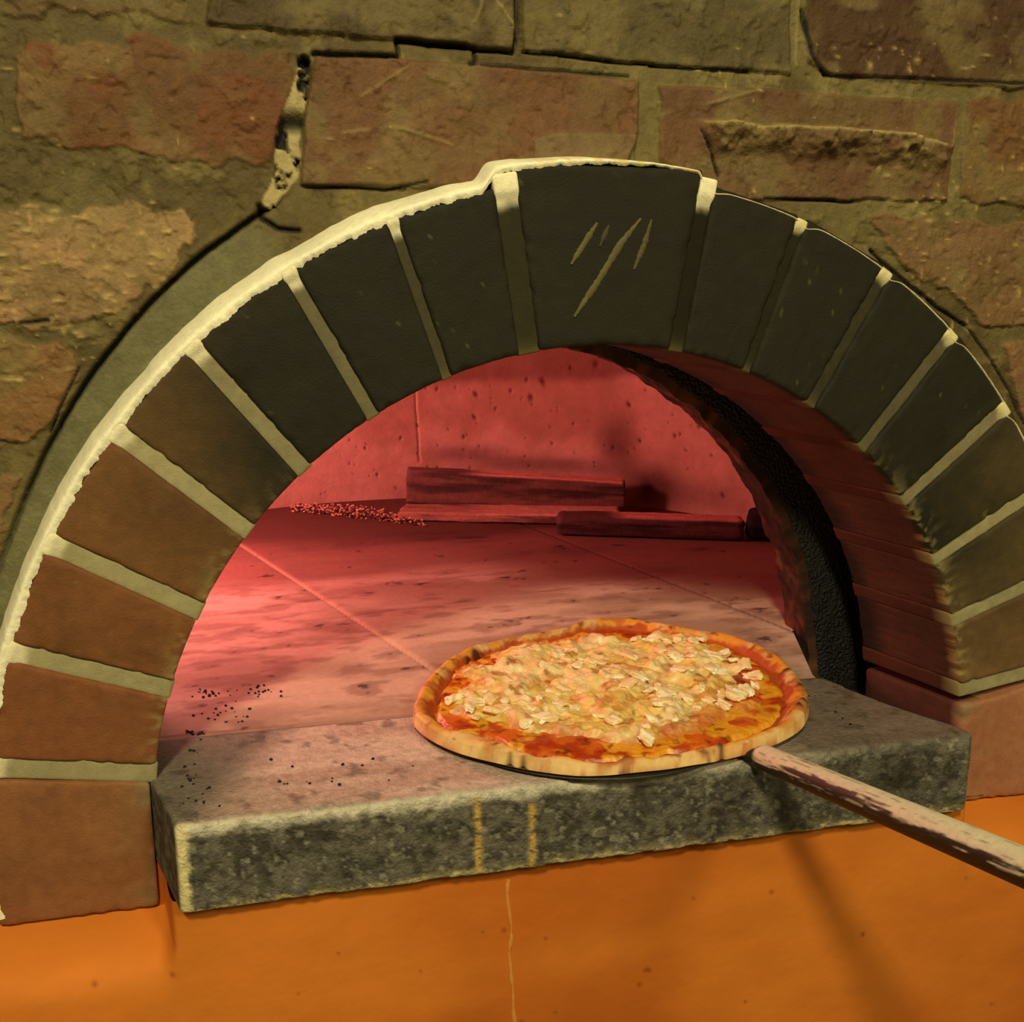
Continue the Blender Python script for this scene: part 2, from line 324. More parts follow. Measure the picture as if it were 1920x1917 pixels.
def vous(name, j0, j1, ro, seed, base, key=False, chord=1.0):
    t0, t1 = math.radians(JT[j0]), math.radians(JT[j1]); w0, w1 = JW[j0]/2, JW[j1]/2
    L = (.07, .10, ro-.33); P, F = rbox(L, (34, 14, 44), .0028)
    u = P[:, 0]/L[0]; v = P[:, 2]; dpt = P[:, 1]; r = .33+v
    a0 = t0+w0/r; a1 = t1-w1/r; th = a0+(a1-a0)*u
    # brick tops are cut straight, not curved
    mid = (a0+a1)/2; k = v/L[2]; r = r*(1 + chord*k*(np.cos((a1-a0)/2)/np.cos(th-mid)-np.cos((a1-a0)/2)))
    n = fbm(P[:, 0]*40+seed*3.1, P[:, 1]*40, P[:, 2]*40, seed); n2 = fbm(P[:, 0]*160, P[:, 1]*160+seed, P[:, 2]*160, seed+5, 3)
    edge = np.minimum(np.minimum(P[:, 0], L[0]-P[:, 0]), np.minimum(v, L[2]-v))
    y = dpt + .0014*(n-.5) + .0006*(n2-.5) + np.exp(-edge/.003)*.0022*sst(.5, .8, n2)
    V = np.stack([r*np.sin(th)+SK*dpt*(1-k), y, r*np.cos(th)*BY], 1)
    thd = np.degrees(th); s = soot(thd, r); s = np.clip(s+.5*(fbm(V[:, 0]*16, V[:, 2]*16, 0, 91)-.5)*(s > .03)*(s < .98), 0, 1)
    C = mixc(lin(base)*(.85+.3*n)[:, None], lin((30, 27, 9))*(.8+.4*n)[:, None], s)
    lo = np.exp(-v/.006)*sst(.45, .6, n2)*sst(35, 60, np.abs(thd)); C = mixc(C, lin((165, 150, 95)), lo*.6)
    sp = sst(.93, .96, fbm(V[:, 0]*190, V[:, 2]*190, 0, seed+9, 1))*sst(.5, .6, n); C = mixc(C, lin((120, 112, 70)), sp*.35)
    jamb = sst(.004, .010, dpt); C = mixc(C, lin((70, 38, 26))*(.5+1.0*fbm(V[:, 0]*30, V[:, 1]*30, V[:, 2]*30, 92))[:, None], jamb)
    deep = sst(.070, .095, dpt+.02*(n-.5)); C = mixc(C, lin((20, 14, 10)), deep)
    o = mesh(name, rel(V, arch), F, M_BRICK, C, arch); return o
BL = (128, 80, 40)
order = [-1, -2, -3, -4, -5, -6, -7, -8, 8, 7, 6, 5, 4, 3, 2, 1]
cols = [(126, 76, 40), (122, 76, 38), (120, 80, 40), (112, 82, 42), (95, 74, 40), (80, 70, 40), (80, 70, 40), (70, 66, 40), (80, 70, 40), (80, 70, 40), (86, 76, 46), (92, 82, 50), (112, 92, 52), (122, 100, 58), (130, 98, 58)]
for i in range(15):
    a, b = order[i], order[i+1]; key = i == 7
    ro = .4468 if key else (.4375 if i < 7 else .4415)
    o = vous('keystone' if key else 'voussoir', a, b, ro, 10+i, cols[i], key)
    if key: keystone = o; o['label'] = 'widest sooty brick at the crown with pale finger smears'
# the two squared bricks the arch stands on
for sgn in (-1, 1):
    L = (.109, .10, .098); P, F = rbox(L, (44, 14, 40), .003, None)
    n = fbm(P[:, 0]*30+sgn, P[:, 1]*30, P[:, 2]*30, 70+sgn); n2 = fbm(P[:, 0]*150, P[:, 1]*150, P[:, 2]*150, 75, 3)
    k = P[:, 0]/L[0]; zt = .0435 + .0145*k if sgn < 0 else .036 + .020*k
    z = -.0550 + (zt+.0550)*(P[:, 2]/L[2])
    edge = np.minimum(np.minimum(P[:, 0], L[0]-P[:, 0]), np.minimum(P[:, 2], L[2]-P[:, 2]))
    V = np.stack([sgn*(.331+P[:, 0])+SK*P[:, 1]*(1-k), P[:, 1]+.0016*(n-.5)+.0006*(n2-.5)+np.exp(-edge/.003)*.002*sst(.5, .8, n2), z+.001*(n-.5)], 1)
    C = lin((134, 86, 50) if sgn < 0 else (158, 104, 72))*(.8+.4*n)[:, None]
    C = mixc(C, lin((120, 116, 80)), np.exp(-P[:, 0]/.012)*sst(.35, .6, n)*.7)
    C = mixc(C, lin((74, 40, 29))*(.5+1.0*fbm(V[:, 0]*30, V[:, 1]*30, V[:, 2]*30, 92))[:, None], sst(.004, .010, P[:, 1])*(P[:, 0] < .02))
    mesh('base_brick', rel(V, arch), F if sgn > 0 else F[:, ::-1], M_BRICK, C, arch)
# mortar joints
for j in order:
    L = (JW[j]+.003, .0985, .112 if abs(j) < 8 else .118); P, F = rbox(L, (10, 10, 70), .002)
    t = math.radians(JT[j]); v = P[:, 2]; r = .3290+v; k = v/L[2]
    n = fbm(P[:, 0]*100+j*9, P[:, 1]*100, P[:, 2]*100, 7); off = (P[:, 0]/L[0]-.5)*L[0]
    dep = .0026 + .0012*(n-.5)
    if abs(j) == 1: r = r
    blob = sst(.100, .108, v)*(.0035)
    V = np.stack([r*np.sin(t)+off*np.cos(t)+SK*P[:, 1]*(1-k), P[:, 1]+dep-blob, (r*np.cos(t)-off*np.sin(t))*BY], 1)
    thd = JT[j]; s = float(np.interp(thd, [-50, -40, -30, -20, -9, 9, 20, 30, 40, 50, 60], [0, .30, .60, .86, .95, 1, .985, .93, .74, .42, .08]))
    c = mixc(lin((154, 145, 106))*(.85+.3*n)[:, None], lin((30, 27, 11)), np.full(len(P), s))
    if thd < 12: c = mixc(c, lin((238, 230, 190)), sst(.094, .104, v+.006*(n-.5))*(1 if thd > -75 else .8))
    else: c = mixc(c, lin((215, 205, 150)), sst(.100, .106, v+.006*(n-.5)))
    c = mixc(c, lin((120, 110, 60)), np.exp(-v/.004)*.6)
    c = mixc(c, lin((70, 38, 26))*(.5+1.0*fbm(V[:, 0]*30, V[:, 1]*30, V[:, 2]*30, 92))[:, None], sst(.004, .010, P[:, 1]))
    mesh('mortar_joint', rel(V, arch), F, M_MORT, c, arch)
# whitewashed mortar lip round the back of the arch, sloping back to the wall
def rim():
    T = np.radians(np.linspace(-96, 90, 1500)); K = np.linspace(0, 1, 12)
    A, U = np.meshgrid(T, K, indexing='ij'); ad = np.degrees(A)
    n = fbm(ad*1.3, 0, 0, 21, 5, .65); nn = fbm(ad*.35, 0, 0, 22, 3)
    keyz = sst(-12.0, -10.0, ad)*(1-sst(8.4, 9.6, ad))
    wid = np.interp(ad, [-96, -62, -20, -9, 0, 9, 12, 90], [.0125, .0122, .0118, .0090, .0060, .0036, .0026, .0024])*(.85+.3*nn)
    n = .5*n+.5*fbm(ad*1.9, 0, 0, 28, 5, .6); tooth = 1.25*np.interp(ad, [-96, -20, -5, 6, 12, 90], [.0065, .006, .005, .002, .0004, .0004])*(n-.42)
    ro = np.where(keyz > 0, .4395+.0100*keyz, .4395) + wid*.78
    step = np.interp(ad, [9, 12], [0, 1]); 
    for j in (1, 2, 3, 4, 5, 6, 7, 8):
        c = JT[j]; ro = ro - .0035*np.exp(-((ad-c-.6)/.9)**2)*step
    ri = ro - wid - np.maximum(tooth, -.001)
    R_ = ro-wid*(1-U)-np.maximum(tooth, -.001)*(1-U)**3; 
    Y = -.0016*np.sin(np.pi*np.clip(U*1.6, 0, 1)) + .0005 + .030*np.clip((U-.35)/.65, 0, 1)**1.8 + .0008*(fbm(R_*300, ad*2, 0, 23, 3)-.5)
    V = np.stack([R_*np.sin(A), Y, R_*np.cos(A)*BY], -1).reshape(-1, 3)
    # skirt behind, so the lip has body
    Yb = np.full(A[:, 0].shape, .045)
    B = np.stack([R_[:, -1]*np.sin(T), Yb, R_[:, -1]*np.cos(T)*BY], -1)
    C = mixc(lin((246, 240, 205)), lin((224, 205, 140)), sst(-12, 0, ad)*sst(.4, .7, n)); C = C*(.9+.15*nn)[..., None]
    F = gridfaces(len(T), len(K)); nb = len(T)*len(K)
    F2 = [[i*12+11, (i+1)*12+11, nb+i+1, nb+i] for i in range(len(T)-1)]
    V = np.concatenate([V, B]); C = np.concatenate([C.reshape(-1, 3), np.tile(lin((150, 140, 100)), (len(T), 1))])
    o = mesh('mortar_lip', rel(V, arch), list(F[:, ::-1])+F2, M_MORT, C, arch); o['label'] = 'pale whitewashed mortar lip along the outer edge of the arch'
rim()
# pale finger smears on the keystone
def stroke(pts, wd, col=(92, 84, 50)):
    P = [at(x, y, y=-.0004) for x, y in pts]; pp = []
    for a, b in zip(P[:-1], P[1:]):
        for t in np.linspace(0, 1, 20, endpoint=False): pp.append(a*(1-t)+b*t)
    V = []; N = len(pp); d = P[-1]-P[0]; nrm = np.array([-d[2], 0, d[0]])/np.hypot(d[0], d[2])
    for i, p in enumerate(pp):
        w_ = wd*(.35+.65*math.sin(PI*min(1, (i+1)/N*1.0)))*(.7+.6*float(vn(i*.8, wd*9e3, 0, 2)))
        for s, dy in ((-1, .0012), (-.5, -.0006), (.5, -.0006), (1, .0012)): V.append(p+nrm*s*w_+np.array([0, dy, 0]))
    F = [[4*i+j, 4*i+j+1, 4*i+j+5, 4*i+j+4] for i in range(N-1) for j in range(3)]
    o = mesh('smear', rel(np.array(V), arch)*1.0, F, M_BRICK, np.tile(lin(col), (len(V), 1)), keystone)
stroke([(1120, 418), (1095, 458), (1070, 498)], .0030); stroke([(1142, 422), (1124, 465)], .0022, (66, 60, 34))
stroke([(1202, 410), (1165, 455), (1120, 530), (1075, 598)], .0032); stroke([(1222, 412), (1208, 460), (1188, 508)], .0028, (82, 74, 44))

# ------------------------------------------------------------------ hearth slab
ZF = .045
def slab():
    L = (.60, .134, .067)
    P, F = rbox(L, (300, 70, 50), .0035, lambda P: np.where(P[:, 1] > .11, .0006, .0035))
    u = P[:, 0]/L[0]; y = -.066+P[:, 1]; z = ZF-.067+P[:, 2]
    xl = np.interp(y, [-.066, -.001, .068], [-.311, -.3300, -.3528]); xr = np.interp(y, [-.066, -.055, 0, .068], [.290, .290, .2600, .2330])
    X = xl+(xr-xl)*u
    n = fbm(X*30, y*30, z*30, 51); n2 = fbm(X*90, y*90, z*90, 52); n3 = fbm(X*260, y*260, z*260, 53, 3)
    front = 1-sst(0, .003, P[:, 1]); top = sst(-.003, 0, P[:, 2]-.067)
    frontedge = np.exp(-P[:, 1]/.006)
    Y = y + front*(.0030*(n-.5)+.0022*(n2-.5)+.0012*(n3-.5))
    Y = Y + .012*sst(.20, .28, X)**2*front*0
    chip = np.exp(-P[:, 1]/.005)*np.exp(-(.067-P[:, 2])/.004)
    Zz = z + top*(.0006*(n2-.5)) - chip*.0035*sst(.5, .75, n2) + np.exp(-P[:, 2]/.003)*front*.003*sst(.5, .7, n2)
    Y = Y + chip*.003*sst(.45, .7, n2)
    V = np.stack([X, Y, Zz], 1)
    dark = lin((60, 55, 46)); n4 = fbm(X*170, y*170, z*170, 57, 4, .6); C = mixc(lin((104, 98, 84)), dark, sst(.36, .62, .35*n2+.65*n4))
    C = mixc(C, lin((158, 152, 132)), .6*sst(.56, .68, n3*.5+n4*.5)*front)
    C = mixc(C, lin((214, 206, 180)), np.clip(front*(1-sst(.004, .013, (.067-P[:, 2])+.010*(n4-.5)+.006*(n2-.5)))*1.0, 0, 1)*np.interp(X, [-.31, -.05, .08, .14, .2], [.95, .8, .55, .3, .08]))  # edge highlights painted into the front: top edge here, then bottom and left
    C = mixc(C, lin((205, 190, 130)), np.clip(front*np.exp(-P[:, 2]/.0035)*sst(.48, .6, n2)*1.2, 0, 1)*.8)
    C = mixc(C, lin((222, 208, 150)), front*(1-sst(.005, .009, P[:, 0]+.008*(n4-.5)))*.9)
    C = mixc(C, lin((206, 190, 132)), front*(1-sst(.001, .006, P[:, 2]+.012*(n4-.42)))*.85)
    # soot patches at the right end and the handle's cast shadow, painted as a dark streak
    C = mixc(C, lin((34, 31, 20)), front*np.exp(-(((X-.225)/.03)**2+((z-.015)/.02)**2))*.75)
    C = mixc(C, lin((42, 36, 22)), front*np.exp(-((X-.128-.10*(.02-z))/.008)**2)*.7)
    for x0, wd, z0 in ((-.108, .0022, .04), (-.068, .0022, .03)):
        C = mixc(C, lin((206, 168, 84)), front*np.clip(1.4*np.exp(-((X-x0-.004*(n-.5))/wd)**2), 0, 1)*sst(.3, .45, n3)*.8*(z < z0))
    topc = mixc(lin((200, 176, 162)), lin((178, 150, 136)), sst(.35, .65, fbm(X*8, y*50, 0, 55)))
    topc = mixc(topc, lin((112, 104, 90)), 1-sst(-.29, -.24, X-.5*y)); topc = mixc(topc, lin((84, 76, 64)), sst(.08, .16, X)*.85)  # left corner painted grey, as the jamb's shade from the oven glow
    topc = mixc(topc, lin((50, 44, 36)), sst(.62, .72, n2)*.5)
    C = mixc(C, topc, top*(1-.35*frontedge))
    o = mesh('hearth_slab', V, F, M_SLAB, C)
    tag(o, 'thick grey stone hearth slab jutting out under the oven mouth', 'stone slab')
slab()

# ------------------------------------------------------------------ oven floor
def floor():
    xs = np.arange(-.62, .72, .0028); ys = np.arange(.0682, 1.0, .0028); X, Y = np.meshgrid(xs, ys, indexing='ij')
    n = fbm(X*7, Y*22, 0, 61); n2 = fbm(X*30, Y*70, 0, 62); n3 = fbm(X*120, Y*120, 0, 63, 3)
    C = mixc(lin((190, 160, 142)), lin((160, 130, 112)), sst(.35, .65, n))
    C = mixc(C, lin((120, 88, 74)), .55*sst(.50, .68, n2))
    # edge of the lamplight painted in: pale front, shaded beyond, darkest at the back
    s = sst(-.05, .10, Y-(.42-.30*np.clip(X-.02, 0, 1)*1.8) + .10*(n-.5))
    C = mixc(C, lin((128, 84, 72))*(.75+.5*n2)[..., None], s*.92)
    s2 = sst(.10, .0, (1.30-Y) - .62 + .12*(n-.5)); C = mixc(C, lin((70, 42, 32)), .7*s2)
    for cx, cy, a, b_, st in ((.02, .62, .05, .02, .8), (-.03, .66, .05, .012, .6), (.11, .53, .09, .03, .4), (-.16, .62, .07, .03, .4), (.22, .42, .05, .02, .3), (.31, .5, .03, .01, .6), (.13, .68, .05, .02, .5)):
        g = np.exp(-((X-cx)/a)**2-((Y-cy)/b_)**2)*sst(.3, .6, n2); C = mixc(C, lin((42, 24, 18)), st*g)
    g = sst(.70, .76, n3*.4+n2*.6); C = mixc(C, lin((40, 26, 20)), .8*g)
    Z = ZF + .0006*(n-.5)
    def joint(a, b, wd=.0012, dk=.6, col=(205, 170, 140)):
        nonlocal Z, C
        a, b = np.array(a), np.array(b); d = line_d(X, Y, [a-(b-a)*1.5, b+(b-a)*1.5]); g = np.exp(-(d/wd)**2)
        Z = Z-.002*g; C = mixc(C, lin(col), dk*g)
    joint((-.252, .601), (-.098, .158), .0022, .7); joint((.124, .658), (.268, .192), .0016, .6, (70, 40, 30))
    a = np.array([-.32, .0735]); b = np.array([-.098, .071]); d = line_d(X, Y, [a-(b-a)*.2, b]); C = mixc(C, lin((60, 42, 34)), .4*np.exp(-(d/.0014)**2))
    for a, b in (((-.25, .60), (-.60, .50)), ((-.16, .335), (.215, .40)), ((-.185, .40), (-.55, .30))):
        d = line_d(X, Y, [a, b]); g = np.exp(-(d/.0016)**2)*sst(.35, .55, n2); Z = Z-.0012*g; C = mixc(C, lin((90, 58, 46)), .45*g)
    xr = np.interp(Y, [.069, .076, .19, .22, .3], [.228, .229, .27, .55, .75]); keepv = (X < xr)
    xlft = np.interp(Y, [.069, .2, .22], [-.358, -.395, -.62]); keepv &= X > xlft
    q = gridfaces(*X.shape); F = q[keepv.ravel()[q].any(1)]; X = np.clip(X, xlft, xr)
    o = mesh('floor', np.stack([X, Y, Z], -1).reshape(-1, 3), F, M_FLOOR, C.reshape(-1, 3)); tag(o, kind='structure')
    o['label'] = 'firebrick tile floor of the oven'
floor()

# ------------------------------------------------------------------ oven chamber
def chamber():
    cx, cy, R0 = -.05, .33, .56
    # plan: straight sides then a half circle at the back
    t1 = np.linspace(0, 1, 40); right = np.stack([np.full(40, cx+R0), .2+(cy-.2)*t1], 1)
    th = np.linspace(0, PI, 1100); back = np.stack([cx+R0*np.cos(th), cy+R0*np.sin(th)], 1)
    left = np.stack([np.full(40, cx-R0), cy-(cy-.2)*t1], 1); PL = np.concatenate([right[:-1], back, left[1:]])
    zs = np.concatenate([np.arange(-.06, .30, .0022)]); nz0 = len(zs); phi = np.linspace(0, PI/2*.985, 30)[1:]
    c0 = np.array([cx, cy]); rows = []
    for z in zs: rows.append(np.concatenate([PL, np.full((len(PL), 1), z)], 1))
    for p in phi:
        k = math.cos(p); q = c0+(PL-c0)*k; q[:, 1] = np.maximum(q[:, 1], .2); rows.append(np.concatenate([q, np.full((len(PL), 1), zs[-1]+.22*math.sin(p))], 1))
    V = np.stack(rows, 1); S = np.concatenate([[0], np.cumsum(np.hypot(*np.diff(PL, axis=0).T))])[:, None]; Z = V[..., 2]
    S = np.broadcast_to(S, Z.shape)
    n = fbm(S*10, Z*10, 0, 71); n2 = fbm(S*45, Z*45, 0, 72); n3 = fbm(S*150, Z*150, 0, 73, 3)
    C = mixc(lin((205, 160, 138)), lin((180, 135, 112)), sst(.35, .65, n)); C = C*(.9+.2*n2)[..., None]
    H = .002*(n-.5)+.0012*(n2-.5)
    def spt(px, py, zz=None):    # pixel -> (S, z) on the round wall
        d = _r2*(px-960)/FOC - _u2*(py-958.5)/FOC + _fw; o = CAM[:2]-c0; dd = d[:2]
        A = dd@dd; B = 2*o@dd; Cc = o@o-R0*R0; t = (-B+math.sqrt(B*B-4*A*Cc))/(2*A); P = CAM+t*d
        a = math.atan2(P[1]-cy, P[0]-cx); return .13+a*R0, P[2]
    rs = random.Random(5); pits = [(1118, 683, 4), (1018, 716, 4), (893, 740, 3), (996, 746, 3.5), (1180, 760, 2.5), (890, 783, 2.5), (958, 733, 2), (988, 712, 2), (1075, 795, 1.6), (1200, 828, 2), (1265, 818, 2), (1035, 832, 1.6), (1275, 815, 1.5), (870, 820, 2), (752, 822, 2), (1410, 880, 2.5), (1355, 930, 2.5), (820, 730, 2), (1310, 800, 2), (1150, 840, 2), (1070, 690, 2)]
    pits += [(rs.uniform(560, 1450), rs.uniform(690, 930), rs.uniform(.6, 1.6)) for _ in range(120)]
    for px, py, r in pits:
        s, z = spt(px, py); rr = r*.0011
        m = (np.abs(S-s) < .012) & (np.abs(Z-z) < .012); 
        a = rs.uniform(-.5, .5); x_ = (S[m]-s)+a*(Z[m]-z); g = np.exp(-((x_/rr)**2+((Z[m]-z)/(rr*1.4))**2)*(.5+1.2*n3[m]))
        H[m] -= .004*g*(1 if r > 1.4 else .6)
        C[m] = mixc(C[m], lin((60, 24, 18)), .75*g)
    # vertical joint
    s1, z1 = spt(778, 730); s2, z2 = spt(787, 866); d = line_d(S+.0015*(n3-.5), Z, [(s1, z1), (s2, z2)]); g = np.exp(-(d/.0017)**2)
    H -= .003*g; C = mixc(C, lin((235, 190, 150)), .7*np.exp(-((d-.001)/.0012)**2)); C = mixc(C, lin((80, 40, 28)), .6*np.exp(-(d/.0009)**2))
    # dark blotches on the wall around the firewood
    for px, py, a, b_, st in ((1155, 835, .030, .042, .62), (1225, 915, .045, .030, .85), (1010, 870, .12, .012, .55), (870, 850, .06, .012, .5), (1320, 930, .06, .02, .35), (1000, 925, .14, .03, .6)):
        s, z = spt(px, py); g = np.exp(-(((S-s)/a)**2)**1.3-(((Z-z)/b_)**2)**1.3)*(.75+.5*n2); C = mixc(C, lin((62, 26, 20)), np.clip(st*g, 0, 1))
    s, z = spt(1150, 700); C = mixc(C, lin((112, 66, 52)), .7*sst(-.006, .014, Z-z+.010-.05*(s-S)+.014*(n-.5)))  # shade across the top of the wall, painted into its colour
    dirn = V[..., :2]-c0; dirn = dirn/np.linalg.norm(dirn, axis=-1, keepdims=True); V = V.copy(); V[..., :2] -= dirn*H[..., None]
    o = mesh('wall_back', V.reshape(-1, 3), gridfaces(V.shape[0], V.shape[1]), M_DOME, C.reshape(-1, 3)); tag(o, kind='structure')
    o['label'] = 'curved pitted inner wall of the oven chamber'
    # inner front wall of the chamber with the mouth arch, and the black flue slot in front of it
    CXM = -.052
    def ring(name, y0, y1, ri, ro, m, colfn, amp, n_th=260, nr=10, ny=24, cx0=CXM, cx1=CXM):
        A = np.radians(np.linspace(-90, 90, n_th)); prof = []
        def arc(r, y, cxx):
            x = r*np.sin(A)+cxx; z = r*np.cos(A)*BY
            x = np.concatenate([[x[0]], x, [x[-1]]]); z = np.concatenate([[-.06], z, [-.06]]); return np.stack([x, np.full(len(x), y), z], 1)
        for r in np.linspace(ro, ri, nr): prof.append(arc(r, y0, cx0))
        for t in np.linspace(0, 1, ny)[1:]: prof.append(arc(ri, y0+(y1-y0)*t, cx0+(cx1-cx0)*t))
        for r in np.linspace(ri, ro, nr)[1:]: prof.append(arc(r, y1, cx1))
        V = np.stack(prof, 1); a = fbm(V[..., 0]*40, V[..., 1]*40, V[..., 2]*40, 31)-.5; b = fbm(V[..., 0]*140, V[..., 1]*140, V[..., 2]*140, 32, 3)-.5
        V = V.copy(); V[..., 0] += amp*(a+.6*b); V[..., 2] += amp*(a+.6*b); V[..., 1] += amp*a*.6
        return mesh(name, V.reshape(-1, 3), gridfaces(V.shape[0], V.shape[1]), m, colfn(V).reshape(-1, 3))
    def mc(V):
        n = fbm(V[..., 0]*40, V[..., 1]*40, V[..., 2]*40, 35); c = mixc(lin((58, 38, 26)), lin((104, 66, 44)), sst(.4, .7, n))
        return mixc(c, lin((30, 22, 16)), np.clip(sst(.35, .6, fbm(V[..., 0]*90, V[..., 1]*90, V[..., 2]*90, 36))*.8, 0, 1))
    o = ring('trim_1', .158, .205, .325, .62, M_DOME, mc, .006); tag(o, kind='structure'); o['label'] = 'scorched inner arch between oven chamber and flue'
    def tc(V): return np.tile(lin((14, 12, 9)), V.shape[:2]+(1,))
    o = ring('trim_2', .099, .160, .405, .43, M_TAR, tc, .007, cx0=-.033, cx1=-.05); tag(o, kind='structure'); o['label'] = 'tar-black flue slot behind the arch'
    o = ring('trim_3', .157, .159, .334, .43, M_TAR, tc, .006, nr=24, ny=3); tag(o, kind='structure'); o['label'] = 'tar-crusted front of the inner arch'
    # bed of the gutter beside the slab
    V = np.array([[.20, .0, -.050], [.36, .0, -.050], [.36, .25, -.050], [.20, .25, -.050]]); 
    o = mesh('trim_4', V, [[0, 1, 2, 3]], M_TAR); tag(o, kind='structure'); o['label'] = 'sooty bed of the slot beside the hearth slab'
chamber()

# ------------------------------------------------------------------ firewood
def board(name, p0, p1, depth, height, z0, label, seed, base, lit=None, tilt=0, r=.003, rough=.003, cat='firewood', taper=(1, 1)):
    p0, p1 = np.array(p0, float), np.array(p1, float); d = p1-p0; L0 = np.hypot(*d); d /= L0; nn = np.array([-d[1], d[0]])
    if nn[1] < 0: nn = -nn
    L = (L0, depth, height); P, F = rbox(L, (110, 16, 22), r)
    n = fbm(P[:, 0]*9+seed, P[:, 1]*70, P[:, 2]*90, seed); n2 = fbm(P[:, 0]*60+seed, P[:, 1]*150, P[:, 2]*150, seed+1)
    endc = fbm(P[:, 1]*90, P[:, 2]*90, 0, seed+2); s = P[:, 0]/L0
    hx = P[:, 0]+np.where(s < .5, -1, 1)*np.exp(-np.minimum(P[:, 0], L0-P[:, 0])/.01)*.008*(endc-.5)
    a = P[:, 1]+rough*(n-.5)*1.3; c = (P[:, 2]-height/2)*np.interp(s, [0, 1], taper)+height/2+rough*(n-.5)+rough*.6*(n2-.5)
    c = c + tilt*P[:, 0]
    V = np.stack([p0[0]+d[0]*hx+nn[0]*a, p0[1]+d[1]*hx+nn[1]*a, z0+c], 1)
    C = mixc(lin(base), lin(base)*.35, sst(.45, .68, n)); C = C*(.75+.5*n2)[:, None]
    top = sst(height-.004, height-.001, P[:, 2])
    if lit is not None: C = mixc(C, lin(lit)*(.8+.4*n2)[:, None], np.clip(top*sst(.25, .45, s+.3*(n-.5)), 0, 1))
    org = np.array([(p0[0]+p1[0])/2, (p0[1]+p1[1])/2, z0]); o = mesh(name, V-org, F, M_WOOD, C); o.location = org
    tag(o, label, cat); return o
G = 'firewood lying at the back of the oven'
b1 = board('firewood_board', at(748, 978, z=ZF)[:2], at(1160, 988, z=ZF)[:2], .070, .014, ZF+.0008, 'thin flat board lying on the oven floor under the taller charred plank', 3, (170, 120, 100), (205, 150, 130)); b1['group'] = G
b2 = board('firewood_plank', at(762, 944, z=ZF+.016)[:2], at(1172, 948, z=ZF+.016)[:2], .032, .046, ZF+.017, 'tall charred plank resting on the thin board against the back wall', 5, (112, 78, 66), (215, 150, 130), tilt=-.028, taper=(1.12, .82)); b2['group'] = G
b3 = board('firewood_log', at(1042, 1006, z=ZF)[:2], at(1395, 1018, z=ZF)[:2], .034, .029, ZF+.0015, 'short split log with dark bark lying in front of the other wood', 7, (88, 56, 50), (205, 135, 122), r=.008, rough=.004, tilt=-.004); b3['group'] = G
b4 = board('charred_log', at(1398, 1018, z=ZF)[:2], at(1500, 1024, z=ZF)[:2], .06, .034, ZF+.0022, 'black charred log stub at the right end of the firewood', 9, (24, 17, 15), None, r=.010, rough=.006); b4['group'] = G
# ---- crumbs of embers and ash by the back wall, char flakes on the hearth
def lumps(name, spots, m, cfn, label, cat, seed):
    rs = random.Random(seed); V = []; F = []; C = []
    for x, y, z, s in spots:
        k = len(V); ax = rs.uniform(0, 6.28)
        for j, (zz, rr) in enumerate(((0, .9), (.5, 1.0), (1.0, .5))):
            for i in range(6):
                a = ax+i*PI/3; q = s*rr*rs.uniform(.7, 1.15); V.append((x+q*math.cos(a), y+q*math.sin(a), z+s*zz*rs.uniform(.8, 1.1)*(.9)))
        V.append((x, y, z+s*1.0))
        for j in range(2):
            for i in range(6): F.append([k+j*6+i, k+j*6+(i+1) % 6, k+(j+1)*6+(i+1) % 6, k+(j+1)*6+i])
        for i in range(6): F.append([k+12+i, k+12+(i+1) % 6, k+18])
        c = cfn(rs); C += [c]*19
    o = mesh(name, V, F, m, np.array(C), smooth=False); tag(o, label, cat, kind='stuff'); return o
rs = random.Random(12); sp = []
for _ in range(750):
    px = rs.uniform(545, 790); py = 953+(px-560)*.11; t = rs.random()**1.5
    p = at(px, py-2, z=ZF); sp.append((p[0], p[1]-.05*rs.random()+.012, ZF+.014*t*(1-abs(px-665)/160), rs.uniform(.0009, .0026)))
lumps('ash_crumbs', sp, M_WOOD, lambda r: lin(r.choice([(200, 150, 120), (160, 110, 85), (70, 40, 30), (225, 180, 150)])), 'heap of ash crumbs against the back wall left of the planks', 'ash', 1)
sp = []
for _ in range(170):
    c = rs.choice([(470, 1296, 60, 10), (385, 1300, 25, 8), (345, 1376, 50, 8), (345, 1440, 40, 40), (360, 1500, 60, 25), (690, 1500, 30, 8), (420, 1340, 80, 30), (1500, 1300, 60, 25), (1650, 1340, 70, 22), (640, 1455, 200, 40)])
    px, py = rs.gauss(c[0], c[2]*.5), rs.gauss(c[1], c[3]*.5); p = at(px, py, z=ZF)
    if p[1] > .07 or not (-.31 < p[0] < .21) or p[1] < -.058: 
        if p[1] < -.058 or p[0] < -.31 or p[0] > .21: continue
    sp.append((p[0], p[1], ZF, rs.uniform(.0006, .0016)))
lumps('char_flakes', sp, M_WOOD, lambda r: lin(r.choice([(30, 24, 20), (44, 34, 28), (24, 18, 15)])), 'tiny black char flakes scattered on the hearth slab', 'ash', 2)

